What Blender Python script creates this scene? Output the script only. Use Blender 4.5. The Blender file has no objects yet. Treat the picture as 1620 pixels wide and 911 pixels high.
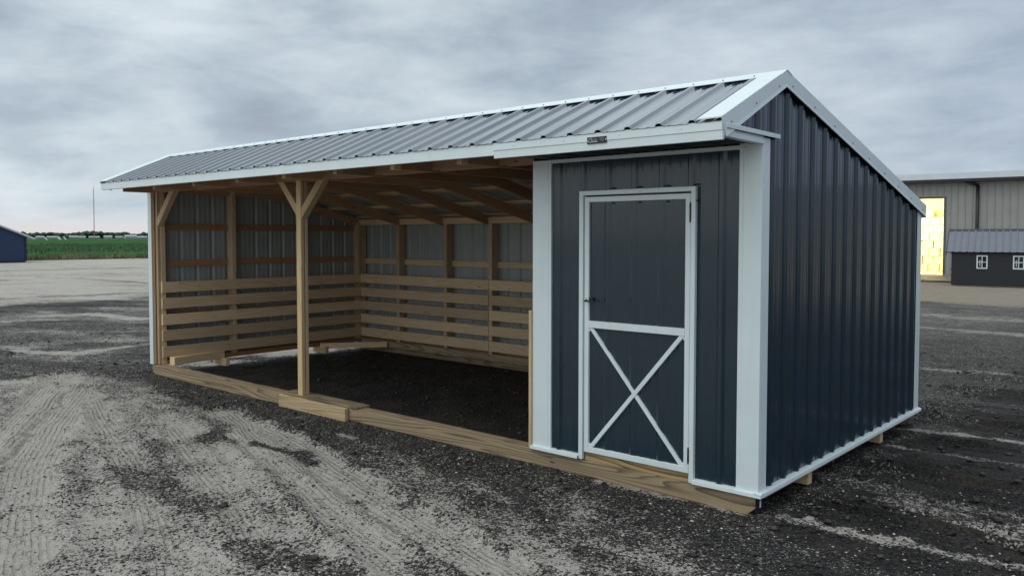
import bpy, bmesh, math, random
import numpy as np
from mathutils import Vector, Matrix
random.seed(7)
RNG = np.random.default_rng(11)
scn = bpy.context.scene
COL = scn.collection
R = math.radians

# ------------------------------------------------------------------ camera
cam_d = bpy.data.cameras.new('camera')
cam = bpy.data.objects.new('camera', cam_d); COL.objects.link(cam)
CP = Vector((2.28797, -5.03970, 1.69097))
CF = Vector((-0.658994, 0.751032, -0.040964)); CR = Vector((0.751646, 0.659567, 0.000634)); CU = Vector((-0.027495, 0.030373, 0.999160))
cam.matrix_world = Matrix(((CR.x, CU.x, -CF.x, CP.x), (CR.y, CU.y, -CF.y, CP.y), (CR.z, CU.z, -CF.z, CP.z), (0, 0, 0, 1)))
cam_d.sensor_width = 36; cam_d.lens = 1302.4 / 1620 * 36
cam_d.shift_y = (428.43 - 455.5) / 1620
cam_d.clip_start = 0.05; cam_d.clip_end = 20000
scn.camera = cam

# ------------------------------------------------------------------ exposure
scn.view_settings.view_transform = 'Standard'; scn.view_settings.look = 'None'
scn.view_settings.gamma = 1; scn.view_settings.use_curve_mapping = False
scn.view_settings.exposure = 0.0

SUN_EL, SUN_AZ = R(62), R(205)      # azimuth clockwise from +Y: soft light from behind the camera
# ------------------------------------------------------------------ world: overcast sky
def node(nt, t, loc=None, **kw):
    n = nt.nodes.new(t)
    for k, v in kw.items():
        if k.startswith('i_'): n.inputs[int(k[2:])].default_value = v
        else: setattr(n, k, v)
    return n
def math_n(nt, op, a, b=None, c=None, clamp=False):
    n = nt.nodes.new('ShaderNodeMath'); n.operation = op; n.use_clamp = clamp
    for i, v in enumerate((a, b, c)):
        if v is None: continue
        if isinstance(v, (int, float)): n.inputs[i].default_value = v
        else: nt.links.new(v, n.inputs[i])
    return n.outputs[0]
def ramp(nt, fac, stops, interp='LINEAR'):
    n = nt.nodes.new('ShaderNodeValToRGB'); n.color_ramp.interpolation = interp
    cr = n.color_ramp
    while len(cr.elements) < len(stops): cr.elements.new(0.5)
    for e, (p, c) in zip(cr.elements, stops):
        e.position = p; e.color = (c[0], c[1], c[2], 1) if not isinstance(c, (int, float)) else (c, c, c, 1)
    nt.links.new(fac, n.inputs[0]); return n.outputs[0]
def mixc(nt, fac, a, b, mode='MIX'):
    n = nt.nodes.new('ShaderNodeMix'); n.data_type = 'RGBA'; n.blend_type = mode
    for idx, v in ((0, fac), (6, a), (7, b)):
        if isinstance(v, (int, float)): n.inputs[idx].default_value = v if idx == 0 else (v, v, v, 1)
        elif isinstance(v, tuple): n.inputs[idx].default_value = (v[0], v[1], v[2], 1)
        else: nt.links.new(v, n.inputs[idx])
    return n.outputs[2]
def noise(nt, vec, scale, detail=4, rough=0.55, dist=0.0, out=0):
    n = nt.nodes.new('ShaderNodeTexNoise'); n.inputs['Scale'].default_value = scale
    n.inputs['Detail'].default_value = detail; n.inputs['Roughness'].default_value = rough
    n.inputs['Distortion'].default_value = dist
    if vec is not None: nt.links.new(vec, n.inputs['Vector'])
    return n.outputs[out]
def vmap(nt, vec, sc=(1, 1, 1), loc=(0, 0, 0), rot=(0, 0, 0)):
    n = nt.nodes.new('ShaderNodeMapping'); n.inputs['Scale'].default_value = sc
    n.inputs['Location'].default_value = loc; n.inputs['Rotation'].default_value = rot
    nt.links.new(vec, n.inputs['Vector']); return n.outputs[0]

W = bpy.data.worlds.new('World'); scn.world = W; W.use_nodes = True
nt = W.node_tree; nt.nodes.clear()
tc = node(nt, 'ShaderNodeTexCoord'); gen = tc.outputs['Generated']
sep = node(nt, 'ShaderNodeSeparateXYZ'); nt.links.new(gen, sep.inputs[0])
z = math_n(nt, 'MAXIMUM', sep.outputs[2], 0.0)
inv = math_n(nt, 'DIVIDE', 1.0, math_n(nt, 'ADD', z, 0.20))
px = math_n(nt, 'MULTIPLY', sep.outputs[0], inv); py = math_n(nt, 'MULTIPLY', sep.outputs[1], inv)
comb = node(nt, 'ShaderNodeCombineXYZ'); nt.links.new(px, comb.inputs[0]); nt.links.new(py, comb.inputs[1])
big = noise(nt, vmap(nt, gen, (1.0, 1.0, 3.4), (5.3, 2.7, 1.1)), 2.1, 3, 0.5, 0.5)
med = noise(nt, vmap(nt, gen, (1.0, 1.0, 3.0), (1.4, 6.2, 0.7)), 7.0, 7, 0.60, 0.25)
fin = noise(nt, vmap(nt, comb.outputs[0], (0.8, 1.25, 1), (9.4, 1.2, 0), (0, 0, R(-41))), 2.0, 4, 0.5, 0.3)
med = math_n(nt, 'ADD', math_n(nt, 'MULTIPLY', med, 0.62), math_n(nt, 'MULTIPLY', fin, 0.38))
cl = math_n(nt, 'ADD', math_n(nt, 'MULTIPLY', big, 0.42), math_n(nt, 'MULTIPLY', med, 0.58))
cloud = ramp(nt, cl, [(0.38, (0.34, 0.395, 0.48)), (0.46, (0.42, 0.50, 0.59)), (0.54, (0.54, 0.625, 0.70)), (0.63, (0.67, 0.75, 0.81))])
# cooler and darker towards the right of the view, brighter to the left
az = math_n(nt, 'ADD', math_n(nt, 'MULTIPLY', sep.outputs[0], 0.7516), math_n(nt, 'MULTIPLY', sep.outputs[1], 0.6596))
side = ramp(nt, math_n(nt, 'MULTIPLY_ADD', az, 0.5, 0.5), [(0.15, (1.20, 1.18, 1.14)), (0.5, (1.0, 1.0, 0.99)), (0.72, (0.92, 0.93, .96)), (0.85, (0.74, 0.77, 0.87))])
cloud = mixc(nt, 1.0, cloud, side, 'MULTIPLY')
# brighter thin cloud high overhead
hi = ramp(nt, z, [(0.0, (1, 1, 1)), (0.36, (1, 1, 1)), (0.75, (2.0, 1.93, 1.76)), (1.0, (2.6, 2.48, 2.22))])
# brightest quarter of the sky behind the camera
bk = math_n(nt, 'ADD', math_n(nt, 'MULTIPLY', sep.outputs[0], 0.20), math_n(nt, 'MULTIPLY', sep.outputs[1], -0.98))
bkr = ramp(nt, bk, [(0.0, (1, 1, 1)), (0.3, (1.10, 1.10, 1.08)), (0.95, (1.55, 1.54, 1.44))])
cloud = mixc(nt, 1.0, mixc(nt, 1.0, cloud, hi, 'MULTIPLY'), bkr, 'MULTIPLY')
# thin pale gap along the horizon on the left
gapz = ramp(nt, sep.outputs[2], [(0.0, 1.0), (0.010, 0.92), (0.020, 0.25), (0.035, 0.0)])
gapx = ramp(nt, math_n(nt, 'MULTIPLY_ADD', az, 0.5, 0.5), [(0.05, 1.0), (0.48, 1.0), (0.62, 0.0)])
gap = math_n(nt, 'MULTIPLY', gapz, gapx)
cloud = mixc(nt, gap, cloud, (0.78, 0.755, 0.76))
sky = node(nt, 'ShaderNodeTexSky', sky_type='NISHITA', sun_disc=False, sun_elevation=SUN_EL, sun_rotation=SUN_AZ)
skyc = mixc(nt, 1.0, sky.outputs[0], 0.08, 'MULTIPLY')
final = mixc(nt, 0.93, skyc, cloud)
bg = node(nt, 'ShaderNodeBackground'); nt.links.new(final, bg.inputs[0]); bg.inputs[1].default_value = 1.0
out = node(nt, 'ShaderNodeOutputWorld'); nt.links.new(bg.outputs[0], out.inputs[0])

sd = bpy.data.lights.new('sun', 'SUN'); sd.energy = 0.68; sd.angle = R(40); sd.color = (1.0, 0.985, 0.96)
so = bpy.data.objects.new('sun', sd); COL.objects.link(so)
sdir = Vector((math.sin(SUN_AZ) * math.cos(SUN_EL), math.cos(SUN_AZ) * math.cos(SUN_EL), math.sin(SUN_EL)))
so.rotation_euler = (-sdir).to_track_quat('-Z', 'Y').to_euler()

# ------------------------------------------------------------------ materials
def new_mat(name):
    m = bpy.data.materials.new(name); m.use_nodes = True
    nt = m.node_tree; b = nt.nodes['Principled BSDF']; return m, nt, b
def coord(nt, which='Object'):
    return nt.nodes.new('ShaderNodeTexCoord').outputs[which]
def bump(nt, b, h, strength=0.3, dist=0.01):
    n = nt.nodes.new('ShaderNodeBump'); n.inputs['Strength'].default_value = strength; n.inputs['Distance'].default_value = dist
    nt.links.new(h, n.inputs['Height']); nt.links.new(n.outputs[0], b.inputs['Normal'])
def paint(name, col, rough=0.35, var=0.06, dirt=0.0, spec=0.5, metal=0.0, coat=0.0):
    m, nt, b = new_mat(name); c = coord(nt)
    n1 = noise(nt, c, 2.3, 4, 0.6)
    dark = tuple(x * (1 - var * 2.2) for x in col); lite = tuple(x * (1 + var * 2.2) for x in col)
    cc = ramp(nt, n1, [(0.25, dark), (0.75, lite)])
    if dirt > 0:
        s = noise(nt, vmap(nt, c, (9, 9, 1.1)), 1.5, 5, 0.6)
        cc = mixc(nt, math_n(nt, 'MULTIPLY', ramp(nt, s, [(0.52, 0.0), (0.78, 1.0)]), dirt), cc, (0.30, 0.29, 0.27))
    nt.links.new(cc, b.inputs['Base Color'])
    rr = math_n(nt, 'MULTIPLY_ADD', noise(nt, c, 7, 3), 0.10, rough - 0.05)
    nt.links.new(rr, b.inputs['Roughness'])
    b.inputs['Specular IOR Level'].default_value = spec; b.inputs['Metallic'].default_value = metal
    b.inputs['Coat Weight'].default_value = coat; b.inputs['Coat Roughness'].default_value = 0.07
    bump(nt, b, noise(nt, vmap(nt, c, (1, 1, 0.5)), 2.6, 2), 0.05, 0.02)
    return m
def wood(name, light, dark, fig=1.0, knots=True, rough=0.7, grey=0.0):
    """board whose long axis is its own local X; figure runs along it"""
    m, nt, b = new_mat(name); c = coord(nt)
    oi = nt.nodes.new('ShaderNodeObjectInfo')
    off = node(nt, 'ShaderNodeCombineXYZ')
    for i, k in enumerate((37.0, 11.0, 23.0)):
        nt.links.new(math_n(nt, 'MULTIPLY', oi.outputs['Random'], k), off.inputs[i])
    va = node(nt, 'ShaderNodeVectorMath', operation='ADD'); nt.links.new(c, va.inputs[0]); nt.links.new(off.outputs[0], va.inputs[1])
    v = va.outputs[0]
    nf = noise(nt, vmap(nt, v, (0.42, 6.5, 6.5)), 1.0, 1.5, 0.45, 0.2)
    lines = math_n(nt, 'FRACT', math_n(nt, 'MULTIPLY', nf, 15.0))
    fine = noise(nt, vmap(nt, v, (3, 120, 120)), 1.0, 4, 0.65)
    blot = noise(nt, vmap(nt, v, (1.2, 4, 4)), 1.0, 3, 0.6)
    r1 = ramp(nt, lines, [(0.0, 0.0), (0.45, 0.12), (0.80, 0.70), (0.93, 1.0), (1.0, 0.0)])
    base = mixc(nt, math_n(nt, 'MULTIPLY', r1, min(1.0, 0.58 * fig)), light, dark)
    base = mixc(nt, math_n(nt, 'MULTIPLY', ramp(nt, fine, [(0.4, 0.0), (0.75, 1.0)]), 0.28), base, dark)
    base = mixc(nt, math_n(nt, 'MULTIPLY', ramp(nt, blot, [(0.35, 0.0), (0.7, 1.0)]), 0.35), base, tuple(0.45 * a + 0.55 * d for a, d in zip(light, dark)))
    # brightness of each board differs a little
    hv = node(nt, 'ShaderNodeHueSaturation'); nt.links.new(base, hv.inputs['Color'])
    nt.links.new(math_n(nt, 'MULTIPLY_ADD', oi.outputs['Random'], 0.55, 0.72), hv.inputs['Value'])
    hv.inputs['Saturation'].default_value = 1 - grey
    base = hv.outputs[0]
    if knots:
        vo = node(nt, 'ShaderNodeTexVoronoi', feature='F1'); nt.links.new(vmap(nt, v, (1.0, 3.2, 3.2)), vo.inputs['Vector']); vo.inputs['Scale'].default_value = 2.4
        k = ramp(nt, vo.outputs['Distance'], [(0.0, 1.0), (0.05, 0.9), (0.085, 0.0)])
        base = mixc(nt, math_n(nt, 'MULTIPLY', k, 0.8), base, tuple(0.35 * d for d in dark))
    nt.links.new(base, b.inputs['Base Color']); b.inputs['Roughness'].default_value = rough; b.inputs['Specular IOR Level'].default_value = 0.25
    bump(nt, b, math_n(nt, 'ADD', fine, math_n(nt, 'MULTIPLY', r1, -0.6)), 0.35, 0.003)
    return m
M = {}
M['paint'] = paint('charcoal_paint', (0.0165, 0.0315, 0.0455), 0.21, 0.04, 0.0, coat=.25)
M['roof'] = paint('roof_paint_sky_lit', (0.058, 0.078, 0.108), 0.15, 0.05, 0.04, spec=1.0, coat=1.0)  # same paint as the walls, lightened in colour for sky light on the roof
M['backing'] = paint('panel_backing', (0.33, 0.355, 0.345), 0.38, 0.05)
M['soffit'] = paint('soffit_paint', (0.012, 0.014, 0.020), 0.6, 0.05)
M['white'] = paint('white_trim_paint', (0.69, 0.755, 0.775), 0.35, 0.025, 0.10)
M['black'] = paint('black_metal', (0.012, 0.012, 0.014), 0.4)
M['screw'] = paint('screw_metal', (0.18, 0.19, 0.20), 0.4)
M['wood'] = wood('framing_timber', (0.68, 0.50, 0.32), (0.41, 0.26, 0.145), 0.8)
M['truss'] = wood('truss_timber', (0.48, 0.30, 0.185), (0.30, 0.165, 0.09), 0.7)
M['girt'] = wood('girt_timber', (0.46, 0.25, 0.12), (0.27, 0.125, 0.055), 0.8)
M['fresh'] = wood('new_yellow_timber', (0.66, 0.50, 0.30), (0.44, 0.28, 0.13), 1.0)
M['fresh2'] = wood('new_figured_timber', (0.60, 0.46, 0.28), (0.27, 0.16, 0.07), 1.3)
M['treated'] = wood('treated_timber', (0.33, 0.245, 0.155), (0.060, 0.038, 0.022), 1.5, True, 0.75)
M['treated2'] = wood('treated_timber_warm', (0.46, 0.32, 0.165), (0.065, 0.034, 0.016), 1.65, True, 0.7)

# ------------------------------------------------------------------ helpers
def link(o, parent=None):
    COL.objects.link(o)
    if parent: o.parent = parent
    return o
def tag(o, label=None, cat=None, group=None, kind=None):
    for k, v in (('label', label), ('category', cat), ('group', group), ('kind', kind)):
        if v: o[k] = v
    return o
def mesh_obj(name, verts, faces, mats, parent=None, fm=None, smooth=False):
    me = bpy.data.meshes.new(name); me.from_pydata([tuple(v) for v in verts], [], faces)
    for m in (mats if isinstance(mats, (list, tuple)) else [mats]): me.materials.append(m)
    if fm: me.polygons.foreach_set('material_index', fm)
    if smooth: me.polygons.foreach_set('use_smooth', [True] * len(me.polygons))
    me.update()
    o = bpy.data.objects.new(name, me); return link(o, parent)
def empty(name, loc=(0, 0, 0), rz=0):
    o = bpy.data.objects.new(name, None); o.location = loc; o.rotation_euler = (0, 0, rz); return link(o)
class MB:
    def __init__(s): s.v = []; s.f = []; s.m = []
    def box(s, a, b, mi=0):
        x0, x1 = sorted((a[0], b[0])); y0, y1 = sorted((a[1], b[1])); z0, z1 = sorted((a[2], b[2]))
        n = len(s.v); s.v += [(x0, y0, z0), (x1, y0, z0), (x1, y1, z0), (x0, y1, z0), (x0, y0, z1), (x1, y0, z1), (x1, y1, z1), (x0, y1, z1)]
        for q in ((0, 3, 2, 1), (4, 5, 6, 7), (0, 1, 5, 4), (1, 2, 6, 5), (2, 3, 7, 6), (3, 0, 4, 7)): s.f.append(tuple(n + i for i in q)); s.m.append(mi)
    def prism(s, pts, axis, a, b, mi=0):
        """polygon pts in the two other axes, extruded from a to b along axis"""
        n = len(s.v); k = len(pts)
        for t in (a, b):
            for p in pts:
                q = list(p); q.insert(axis, t); s.v.append(tuple(q))
        s.f.append(tuple(n + i for i in range(k))[::-1]); s.m.append(mi); s.f.append(tuple(n + k + i for i in range(k))); s.m.append(mi)
        for i in range(k): j = (i + 1) % k; s.f.append((n + i, n + j, n + k + j, n + k + i)); s.m.append(mi)
    def cyl(s, a, b, r0, r1=None, n=8, mi=0):
        r1 = r0 if r1 is None else r1
        a = Vector(a); b = Vector(b); d = (b - a).normalized(); u = d.orthogonal().normalized(); w = d.cross(u); base = len(s.v)
        for p, r in ((a, r0), (b, r1)):
            for i in range(n):
                t = 2 * math.pi * i / n; s.v.append(tuple(p + (u * math.cos(t) + w * math.sin(t)) * r))
        for i in range(n): j = (i + 1) % n; s.f.append((base + i, base + j, base + n + j, base + n + i)); s.m.append(mi)
        s.f.append(tuple(base + i for i in range(n))[::-1]); s.m.append(mi); s.f.append(tuple(base + n + i for i in range(n))); s.m.append(mi)
    def sweep(s, secs, closed=True, mi=0):
        """secs: list of equal-length point loops"""
        n = len(s.v); k = len(secs[0])
        for sec in secs: s.v += [tuple(p) for p in sec]
        for a in range(len(secs) - 1):
            for i in range(k if closed else k - 1):
                j = (i + 1) % k; s.f.append((n + a * k + i, n + a * k + j, n + (a + 1) * k + j, n + (a + 1) * k + i)); s.m.append(mi)
        if closed:
            s.f.append(tuple(n + i for i in range(k))[::-1]); s.f.append(tuple(n + (len(secs) - 1) * k + i for i in range(k))); s.m += [mi, mi]
    def build(s, name, mats, parent=None, bev=0.0, smooth=False):
        me = bpy.data.meshes.new(name); me.from_pydata(s.v, [], s.f)
        for m in (mats if isinstance(mats, (list, tuple)) else [mats]): me.materials.append(m)
        me.polygons.foreach_set('material_index', s.m)
        bm = bmesh.new(); bm.from_mesh(me); bmesh.ops.recalc_face_normals(bm, faces=bm.faces)
        if bev: bmesh.ops.bevel(bm, geom=bm.edges[:], offset=bev, segments=1, affect='EDGES', clamp_overlap=True)
        bm.to_mesh(me); bm.free()
        if smooth: me.polygons.foreach_set('use_smooth', [True] * len(me.polygons))
        o = bpy.data.objects.new(name, me); return link(o, parent)
def board(name, p0, p1, w, t, mat, parent, wdir=(0, 0, 1), bev=0.003, jit=0.0, chamfer=0.0):
    """timber from p0 to p1 (centre line), w wide along wdir, t thick; local X is its length"""
    p0 = Vector(p0); p1 = Vector(p1); d = p1 - p0; L = d.length; d.normalize()
    wd = Vector(wdir); wd = (wd - d * wd.dot(d)).normalized(); td = d.cross(wd).normalized()
    mb = MB(); nseg = max(1, int(L / 0.5)) if jit else 1
    secs = []
    for i in range(nseg + 1):
        x = -L / 2 + L * i / nseg; oy = random.uniform(-jit, jit); oz = random.uniform(-jit, jit)
        secs.append([(x, oy - w / 2, oz - t / 2), (x, oy + w / 2, oz - t / 2), (x, oy + w / 2, oz + t / 2), (x, oy - w / 2, oz + t / 2)])
    if chamfer:   # ski-nose: the bottom edge is cut back at both ends (bottom = -w side)
        up = w * .42
        for sec, sg, ch in ((secs[0], 1, chamfer), (secs[-1], -1, chamfer)):
            inner = [(p[0] + sg * ch, p[1], p[2]) for p in sec]
            sec[0] = (sec[0][0], sec[0][1] + up, sec[0][2]); sec[3] = (sec[3][0], sec[3][1] + up, sec[3][2])
            if sg == 1: secs.insert(1, inner)
            else: secs.insert(len(secs) - 1, inner)
    mb.sweep(secs)
    o = mb.build(name, mat, parent, bev)
    o.matrix_local = Matrix(((d.x, wd.x, td.x, (p0.x + p1.x) / 2), (d.y, wd.y, td.y, (p0.y + p1.y) / 2), (d.z, wd.z, td.z, (p0.z + p1.z) / 2), (0, 0, 0, 1)))
    return o
PITCH = 0.2286
def panel(name, org, U, V, N, u0, u1, vb, vt, phase, mats, parent, extra=(), gapd=0.003, rib=0.019, pitch=PITCH, screws=None):
    """ribbed steel sheet: outer paint and, just behind it, the inner face"""
    org, U, V, N = Vector(org), Vector(U), Vector(V), Vector(N)
    pts = []
    k0 = int((u0 - phase) / pitch) - 2; k1 = int((u1 - phase) / pitch) + 2
    for k in range(k0, k1 + 1):
        c = phase + k * pitch
        for du, h in ((-.032, 0), (-.013, rib), (.013, rib), (.032, 0)): pts.append((c + du, h))
        for m_ in (1 / 3, 2 / 3):
            for du, h in ((-.020, 0), (-.006, .0028), (.006, .0028), (.020, 0)): pts.append((c + pitch * m_ + du * pitch / PITCH, h))
    pts.sort(); us = [p[0] for p in pts]; hs = [p[1] for p in pts]
    cand = sorted(set([u0, u1] + [u for u in us if u0 < u < u1] + [e for e in extra if u0 < e < u1]))
    vtf = vt if callable(vt) else (lambda u: vt); vbf = vb if callable(vb) else (lambda u: vb)
    mb = MB()
    for side, off in ((0, 0.0), (1, -gapd)):
        n = len(mb.v)
        for u in cand:
            h = float(np.interp(u, us, hs)) + off
            for vv in (vbf(u), vtf(u)): mb.v.append(tuple(org + U * u + V * vv + N * h))
        for i in range(len(cand) - 1):
            q = (n + 2 * i, n + 2 * i + 2, n + 2 * i + 3, n + 2 * i + 1)
            mb.f.append(q if side == 0 else q[::-1]); mb.m.append(side)
    for vz in (screws or ()):
        for k in range(k0, k1 + 1):
            u = phase + k * pitch + .046
            if u0 + .02 < u < u1 - .02 and vbf(u) < vz < vtf(u) - .03:
                p_ = org + U * u + V * vz; mb.cyl(p_, p_ + N * .006, .0062, .0045, n=6, mi=0)
    me = bpy.data.meshes.new(name); me.from_pydata(mb.v, [], mb.f)
    for m in mats: me.materials.append(m)
    me.polygons.foreach_set('material_index', mb.m); me.update()
    return link(bpy.data.objects.new(name, me), parent)

# ------------------------------------------------------------------ noise for terrain
def vnoise(x, y, seed=0):
    xi = np.floor(x).astype(np.int64); yi = np.floor(y).astype(np.int64); xf = x - xi; yf = y - yi
    def h(a, b):
        n = (a * 374761393 + b * 668265263 + seed * 974634777) & 0xFFFFFFFF
        n = ((n ^ (n >> 13)) * 1274126177) & 0xFFFFFFFF
        return ((n ^ (n >> 16)) & 0xFFFF) / 65535.0
    u = xf * xf * (3 - 2 * xf); v = yf * yf * (3 - 2 * yf)
    return (h(xi, yi) * (1 - u) + h(xi + 1, yi) * u) * (1 - v) + (h(xi, yi + 1) * (1 - u) + h(xi + 1, yi + 1) * u) * v
def fbm(x, y, o=4, seed=0, rough=0.5):
    s = 0; a = 1; t = 0
    for i in range(o): s = s + a * vnoise(x * 2 ** i + i * 17.3, y * 2 ** i - i * 9.1, seed + i); t += a; a *= rough
    return s / t
def seg_dist(x, y, pts):
    """distance to a polyline and signed lateral offset"""
    best = np.full(x.shape, 1e9); lat = np.zeros(x.shape); al = np.zeros(x.shape); acc = 0
    for (ax, ay), (bx, by) in zip(pts[:-1], pts[1:]):
        dx, dy = bx - ax, by - ay; L = math.hypot(dx, dy)
        t = np.clip(((x - ax) * dx + (y - ay) * dy) / (L * L), 0, 1)
        ex = x - ax - t * dx; ey = y - ay - t * dy; d = np.hypot(ex, ey)
        s = (dx * (y - ay) - dy * (x - ax)) / L
        m = d < best; best = np.where(m, d, best); lat = np.where(m, s, lat); al = np.where(m, acc + t * L, al); acc += L
    return best, lat, al
def sstep(a, b, x):
    t = np.clip((x - a) / (b - a), 0, 1); return t * t * (3 - 2 * t)

# ------------------------------------------------------------------ the ground
G = -0.135
PB = [(-40, -1.9), (-14, -2.3), (-9.6, -1.7), (-9.22, -0.93), (-8.24, -0.62), (-6.76, -0.76), (-5.62, -0.97), (-4.67, -1.19), (-4.1, -1.0), (-3.21, -1.16), (-2.27, -1.51), (-1.58, -1.65), (-1.1, -1.72), (-0.71, -1.85), (0.3, -2.4), (6, -5.5), (40, -20)]
TR = [  # polyline, half width, darkness target, strength, rut depth, tread
    ([(-5.66, -0.6), (-4.43, -0.98), (-3.69, -1.2), (-2.41, -1.62), (-1.58, -1.86), (-0.93, -2.05), (0.2, -2.5)], .21, .04, 0.95, .028, 1),
    ([(-4.6, -0.78), (-3.45, -1.02), (-3.06, -1.15), (-2.14, -1.39), (-1.29, -1.6), (-0.68, -1.76)], .18, .06, .92, .024, 1),
    ([(-7.3, -1.25), (-5.6, -1.75), (-3.6, -2.35), (-1.6, -3.1)], .13, .12, .6, .014, 1),
    ([(-6.3, -1.0), (-4.6, -1.55), (-3.0, -2.05), (-1.2, -2.75)], .11, .16, .5, .012, 1),
    ([(-9.3, -0.85), (-8.89, -1.01), (-7.16, -1.92), (-5.91, -2.59), (-4.2, -3.6)], .22, .0, .97, .026, 1),
    ([(-7.97, -1.12), (-6.37, -2.01), (-4.86, -2.73), (-3.62, -3.21), (-2.63, -3.54)], .22, .02, .95, .026, 1),
    ([(-1.2, -.02), (-0.4, 0.02), (0.0, 0.05), (0.4, 0.05), (0.77, 0.07), (1.1, 0.1), (1.47, 0.16), (3, .3)], .065, .14, .8, -.02, 2),
    ([(-.1, 3.28), (0.33, 3.35), (0.63, 3.42), (1.01, 3.48), (3, 3.7)], .065, .12, .75, .0, 0),
    ([(0.01, 2.56), (0.52, 2.56), (1.16, 2.52), (3, 2.4)], .05, .2, .6, .0, 0),
    ([(-0.1, 1.31), (0.43, 1.20), (0.85, 1.16), (1.23, 1.19), (3, 1.3)], .13, .45, .6, .012, 2),
    ([(0.62, .88), (1.06, .82), (1.6, .75)], .17, .12, .65, .0, 0),
    ([(-.1, 0.45), (1.2, 0.50), (3.5, 0.60), (7, 0.85)], 0.10, 1.0, .35, 0.030, 2),
    ([(-.1, 0.80), (1.2, 0.85), (3.5, 0.95), (7, 1.20)], 0.08, 1.0, .35, -0.028, 2),
    ([(-.1, 1.75), (1.2, 1.80), (3.5, 1.90), (7, 2.15)], 0.12, 1.0, .35, 0.035, 2),
    ([(-.1, 2.10), (1.2, 2.15), (3.5, 2.25), (7, 2.50)], 0.09, 1.0, .35, -0.030, 2),
    ([(-.1, 2.95), (1.2, 3.00), (3.5, 3.10), (7, 3.35)], 0.10, 1.0, .35, 0.030, 2),
    ([(-.1, 3.95), (1.2, 4.00), (3.5, 4.10), (7, 4.35)], 0.16, 1.0, .35, 0.040, 2),
    ([(-.1, 4.60), (1.2, 4.65), (3.5, 4.75), (7, 5.00)], 0.14, 1.0, .35, -0.035, 2),
    ([(-.1, 5.80), (1.2, 5.85), (3.5, 5.95), (7, 6.20)], 0.18, 1.0, .35, 0.040, 2),
    ([(-.1, 7.20), (1.2, 7.25), (3.5, 7.35), (7, 7.60)], 0.20, 1.0, .35, -0.040, 2),
    ([(-7.07, -0.69), (-6.33, -0.75), (-5.71, -0.72)], .13, .25, .7, .0, 0),
    ([(-3.9, -0.39), (-3.73, -0.40)], .05, .1, .8, 0, 0),
    ([(-2.72, -0.97), (-2.23, -1.08)], .07, .1, .7, 0, 0),
    ([(-0.56, -1.04), (-0.26, -1.09), (0.1, -1.15)], .08, .3, .5, 0, 0),
    ([(-0.95, -1.35), (-0.45, -1.45)], .09, .15, .7, 0, 0),
    ([(-1.9, -0.75), (-1.5, -0.82)], .06, .25, .6, 0, 0),
    ([(-8.95, 1.0), (-8.95, 2.28), (-9.0, 3.8)], .45, .0, .97, .0, 0),  # pale soil outside, widened and whitened to give daylight under the left wall
    ([(-4.26, -2.21), (-3.2, -2.32), (-2.91, -2.25)], .16, .9, .55, 0, 0),
    ([(-2.09, -2.45), (-1.8, -2.46), (-1.41, -2.35), (-1.1, -2.4)], .12, 1.0, .7, 0, 0),
    ([(-4.25, -1.10), (-3.64, -1.05), (-3.3, -1.12)], .07, 1.0, .85, -.01, 0),
    ([(-12.5, -.9), (-10.12, -1.0), (-9.99, -0.49), (-8.66, -0.03)], .25, 1, .7, -.02, 0),
    ([(-11.56, 0.99), (-11.25, 0.08), (-12.38, -0.45)], .16, .1, .8, 0, 0),
    ([(-10.19, 1.39), (-8.96, 2.1)], .12, .1, .8, 0, 0),
    ([(-18.4, 1.97), (-17.91, 3.04), (-15.83, 3.28)], .3, .1, .8, 0, 0),
    ([(-37.2, 2.3), (-36.18, 9.56), (-29.95, 9.79)], .35, .75, .7, 0, 0),
    ([(-24.92, 3.2), (-24.63, 5.93), (-23.6, 9)], .35, .75, .7, 0, 0),
    ([(-47, 4), (-47, 20)], .4, .7, .6, 0, 0),
    ([(3, 7.2), (-1, 7.3), (-6, 8.2)], .1, .1, .5, 0, 0),
    ([(2.5, 12.5), (-2.6, 13.0), (-8, 14.6)], .25, .15, .8, 0, 0),
    ([(1.5, 15.6), (-2.6, 15.9), (-8, 17.6)], .3, .1, .8, 0, 0),
]
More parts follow.
